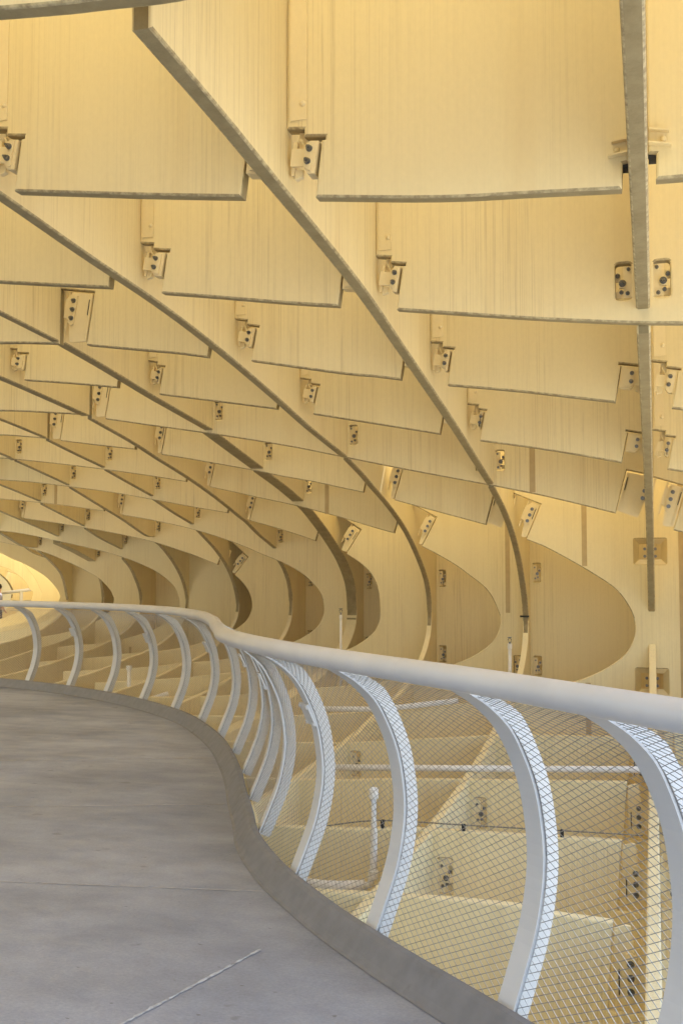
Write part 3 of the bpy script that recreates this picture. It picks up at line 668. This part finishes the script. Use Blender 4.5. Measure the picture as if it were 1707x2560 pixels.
pipe('elbowed white pipe rising behind the mesh near the kerb', [([(-2.42, 6.75, -.57), (-2.1, 6.75, -.58), (-1.88, 6.75, -.55)], .040), ([(-1.90, 6.75, -.555), (-1.845, 6.75, -.54), (-1.82, 6.75, -.49), (-1.815, 6.75, -.2), (-1.815, 6.75, .10)], .024)],
     [((-2.1, 6.75, -.58), (1, 0, 0), .047, .05), ((-1.82, 6.75, -.47), (0, 0, 1), .035, .05), ((-1.815, 6.75, .06), (0, 0, 1), .032, .06)])
pipe('slim white riser with a dark sprinkler head in front of the largest rounded opening', [([(-1.685, 12.6, -.2), (-1.685, 12.6, .66)], .022)], [((-1.685, 12.6, .64), (0, 0, 1), .028, .06)])
pipe('small white riser with a dark head in front of the thick curved beam', [([(-4.239, 14.0, -.2), (-4.239, 14.0, .93)], .018)], [((-4.239, 14.0, .90), (0, 0, 1), .024, .05)])
heads = [((-1.685, 12.6, .66), 'tip of the white riser before the largest rounded opening'), ((-4.239, 14.0, .93), 'tip of the small white riser before the thick curved beam')]
for (p, lb), par in zip(heads, [o for o in COL.objects if o.name.startswith('sprinkler_pipe') and o.parent is None][3:5]):
    bm = bmesh.new(); x, y, z = p
    add_tube(bm, [(x, y, z), (x, y, z+.03)], .012, 8); add_box(bm, (x, y, z+.085), (.045, .045, .008))
    for sx in (-1, 1): add_tube(bm, [(x+sx*.012, y, z+.03), (x+sx*.022, y, z+.055), (x, y, z+.085)], .005, 6)
    bm_obj('sprinkler_head', bm, M_BOLT, par)
pipe('far white riser with a slanting run seen through the distant mesh', [([(-7.55, 14.0, -.9), (-7.55, 14.0, .12)], .030), ([(-8.5, 13.6, -.85), (-7.75, 13.9, -.55), (-7.0, 14.2, -.30)], .05)], [((-7.55, 14.0, .1), (0, 0, 1), .045, .06)])
pipe('farthest white riser at the left behind the mesh, with an elbow', [([(-11.6, 16.0, -1.2), (-11.6, 16.0, .15)], .03), ([(-12.2, 15.8, -1.1), (-11.9, 15.9, -.95), (-11.4, 16.0, -.9)], .05)], [((-11.6, 16, .12), (0, 0, 1), .045, .06)])
cable = thing('steel_cable', 'thin grey cable with dark clips stretched along the top of a floor board', 'cable', (-2.33, 7.2, -.29))
bm = bmesh.new(); add_tube(bm, spline([(-2.33, 7.16, -.29), (-1.889, 7.16, -.215), (-1.285, 7.16, -.205), (-.6, 7.16, -.195), (-.1, 7.16, -.19)], 4), .005, 6); bm_obj('cable_run', bm, M_BOLT, cable)
for x, z in ((-1.86, -.235), (-1.285, -.225), (-.62, -.215), (-2.30, -.31)):
    bm = bmesh.new(); add_box(bm, (x, 7.155, z), (.022, .03, .055)); add_box(bm, (x, 7.15, z-.035), (.012, .02, .03)); bm_obj('cable_clip', bm, M_DARK, cable)

# ------------------------------------------------------------------ far walkway, its railing and a visitor
bm = bmesh.new(); add_box(bm, (-21.2, 29.5, -.71), (5.5, 5.0, .2)); far = bm_obj('path', bm, M_CONC); far['kind'] = 'structure'
fr_ = thing('far_railing', 'white tubular railing at the bright far end of the tunnel', 'railing', (-19.3, 28.4, -.6))
bm = bmesh.new(); add_tube(bm, [(-20.6, 28.6, .78), (-18.35, 28.0, 1.00)], .05, 10); bm_obj('handrail', bm, M_POST, fr_, True)
for x, y in ((-20.5, 28.57), (-18.98, 28.17)):
    bm = bmesh.new(); add_tube(bm, [(x, y, -.6), (x, y, .92)], .05, 10); bm_obj('post', bm, M_POST, fr_)
bm = bmesh.new()
for q in range(8): add_tube(bm, [(-20.55, 28.59, -.5+q*.15), (-18.4, 28.02, -.4+q*.15)], .008, 5)
bm_obj('wire_infill', bm, M_WIRE, fr_)

def person(loc, rz, label):
    o = thing('person', label, 'person', loc)
    bm = bmesh.new(); J = {}
    def v(n, x, y, z): J[n] = bm.verts.new((x, y, z))
    for n_, x, y, z in (('pel', 0, 0, .95), ('wai', 0, 0, 1.08), ('che', 0, 0, 1.28), ('neb', 0, .0, 1.44), ('nec', 0, -.01, 1.50), ('hd0', 0, -.02, 1.58), ('hd1', 0, -.02, 1.68),
            ('hiL', -.09, 0, .92), ('knL', -.11, -.03, .50), ('anL', -.11, .02, .09), ('toL', -.12, -.14, .04), ('hiR', .09, 0, .92), ('knR', .11, -.06, .50), ('anR', .12, -.02, .09), ('toR', .13, -.18, .04),
            ('shL', -.17, 0, 1.40), ('elL', -.23, .02, 1.12), ('wrL', -.22, -.12, .90), ('haL', -.21, -.18, .84), ('shR', .17, 0, 1.40), ('elR', .25, .03, 1.14), ('wrR', .24, -.18, 1.06), ('haR', .22, -.26, 1.06)): v(n_, x, y, z)
    rad = dict(pel=.13, wai=.115, che=.135, neb=.09, nec=.052, hd0=.075, hd1=.085, hiL=.092, knL=.058, anL=.04, toL=.035, hiR=.092, knR=.058, anR=.04, toR=.035, shL=.062, elL=.042, wrL=.028, haL=.03, shR=.062, elR=.042, wrR=.028, haR=.03)
    for a, b in (('pel', 'wai'), ('wai', 'che'), ('che', 'neb'), ('neb', 'nec'), ('nec', 'hd0'), ('hd0', 'hd1'), ('pel', 'hiL'), ('hiL', 'knL'), ('knL', 'anL'), ('anL', 'toL'), ('pel', 'hiR'), ('hiR', 'knR'), ('knR', 'anR'), ('anR', 'toR'),
                 ('neb', 'shL'), ('shL', 'elL'), ('elL', 'wrL'), ('wrL', 'haL'), ('neb', 'shR'), ('shR', 'elR'), ('elR', 'wrR'), ('wrR', 'haR')): bm.edges.new((J[a], J[b]))
    names = list(J); bm.verts.index_update(); me = bpy.data.meshes.new('body'); bm.to_mesh(me); bm.free()
    t = bpy.data.objects.new('body_cage', me); COL.objects.link(t)
    md = t.modifiers.new('s', 'SKIN'); t.modifiers.new('u', 'SUBSURF').levels = 1
    for q, n_ in enumerate(names): me.skin_vertices[0].data[q].radius = (rad[n_], rad[n_]*.85)
    me.skin_vertices[0].data[0].use_root = True
    ev = t.evaluated_get(bpy.context.evaluated_depsgraph_get()); m2 = bpy.data.meshes.new_from_object(ev); bpy.data.objects.remove(t)
    for m_ in (M_SKIN, M_SHIRT, M_TROUS): m2.materials.append(m_)
    for f in m2.polygons:
        c = f.center; f.use_smooth = True
        f.material_index = 0 if c.z > 1.47 else (2 if c.z < .98 and abs(c.x) < .19 else (1 if c.z > 1.0 and abs(c.x) < .22 or (abs(c.x) < .27 and c.z > 1.16) else 0))
    b = bpy.data.objects.new('body', m2); COL.objects.link(b); b.parent = o
    bm = bmesh.new(); bmesh.ops.create_uvsphere(bm, u_segments=14, v_segments=10, radius=.105, matrix=Matrix.Translation((0, .005, 1.665)) @ Matrix.Diagonal((.9, 1.0, 1.0, 1)))
    h = bm_obj('hair', bm, M_HAIR); h.parent = o
    o.rotation_euler = (0, 0, rz); return o
person((-19.62, 27.9, -.60), R(150), 'person in a grey shirt beside the far white railing, cut by the picture edge')

# ------------------------------------------------------------------ ground far below
bm = bmesh.new(); v = [bm.verts.new(p) for p in ((-1500, -1500, -14), (1500, -1500, -14), (1500, 1500, -14), (-1500, 1500, -14))]; bm.faces.new(v)
g = bm_obj('ground', bm, M_GROUND); g['kind'] = 'structure'
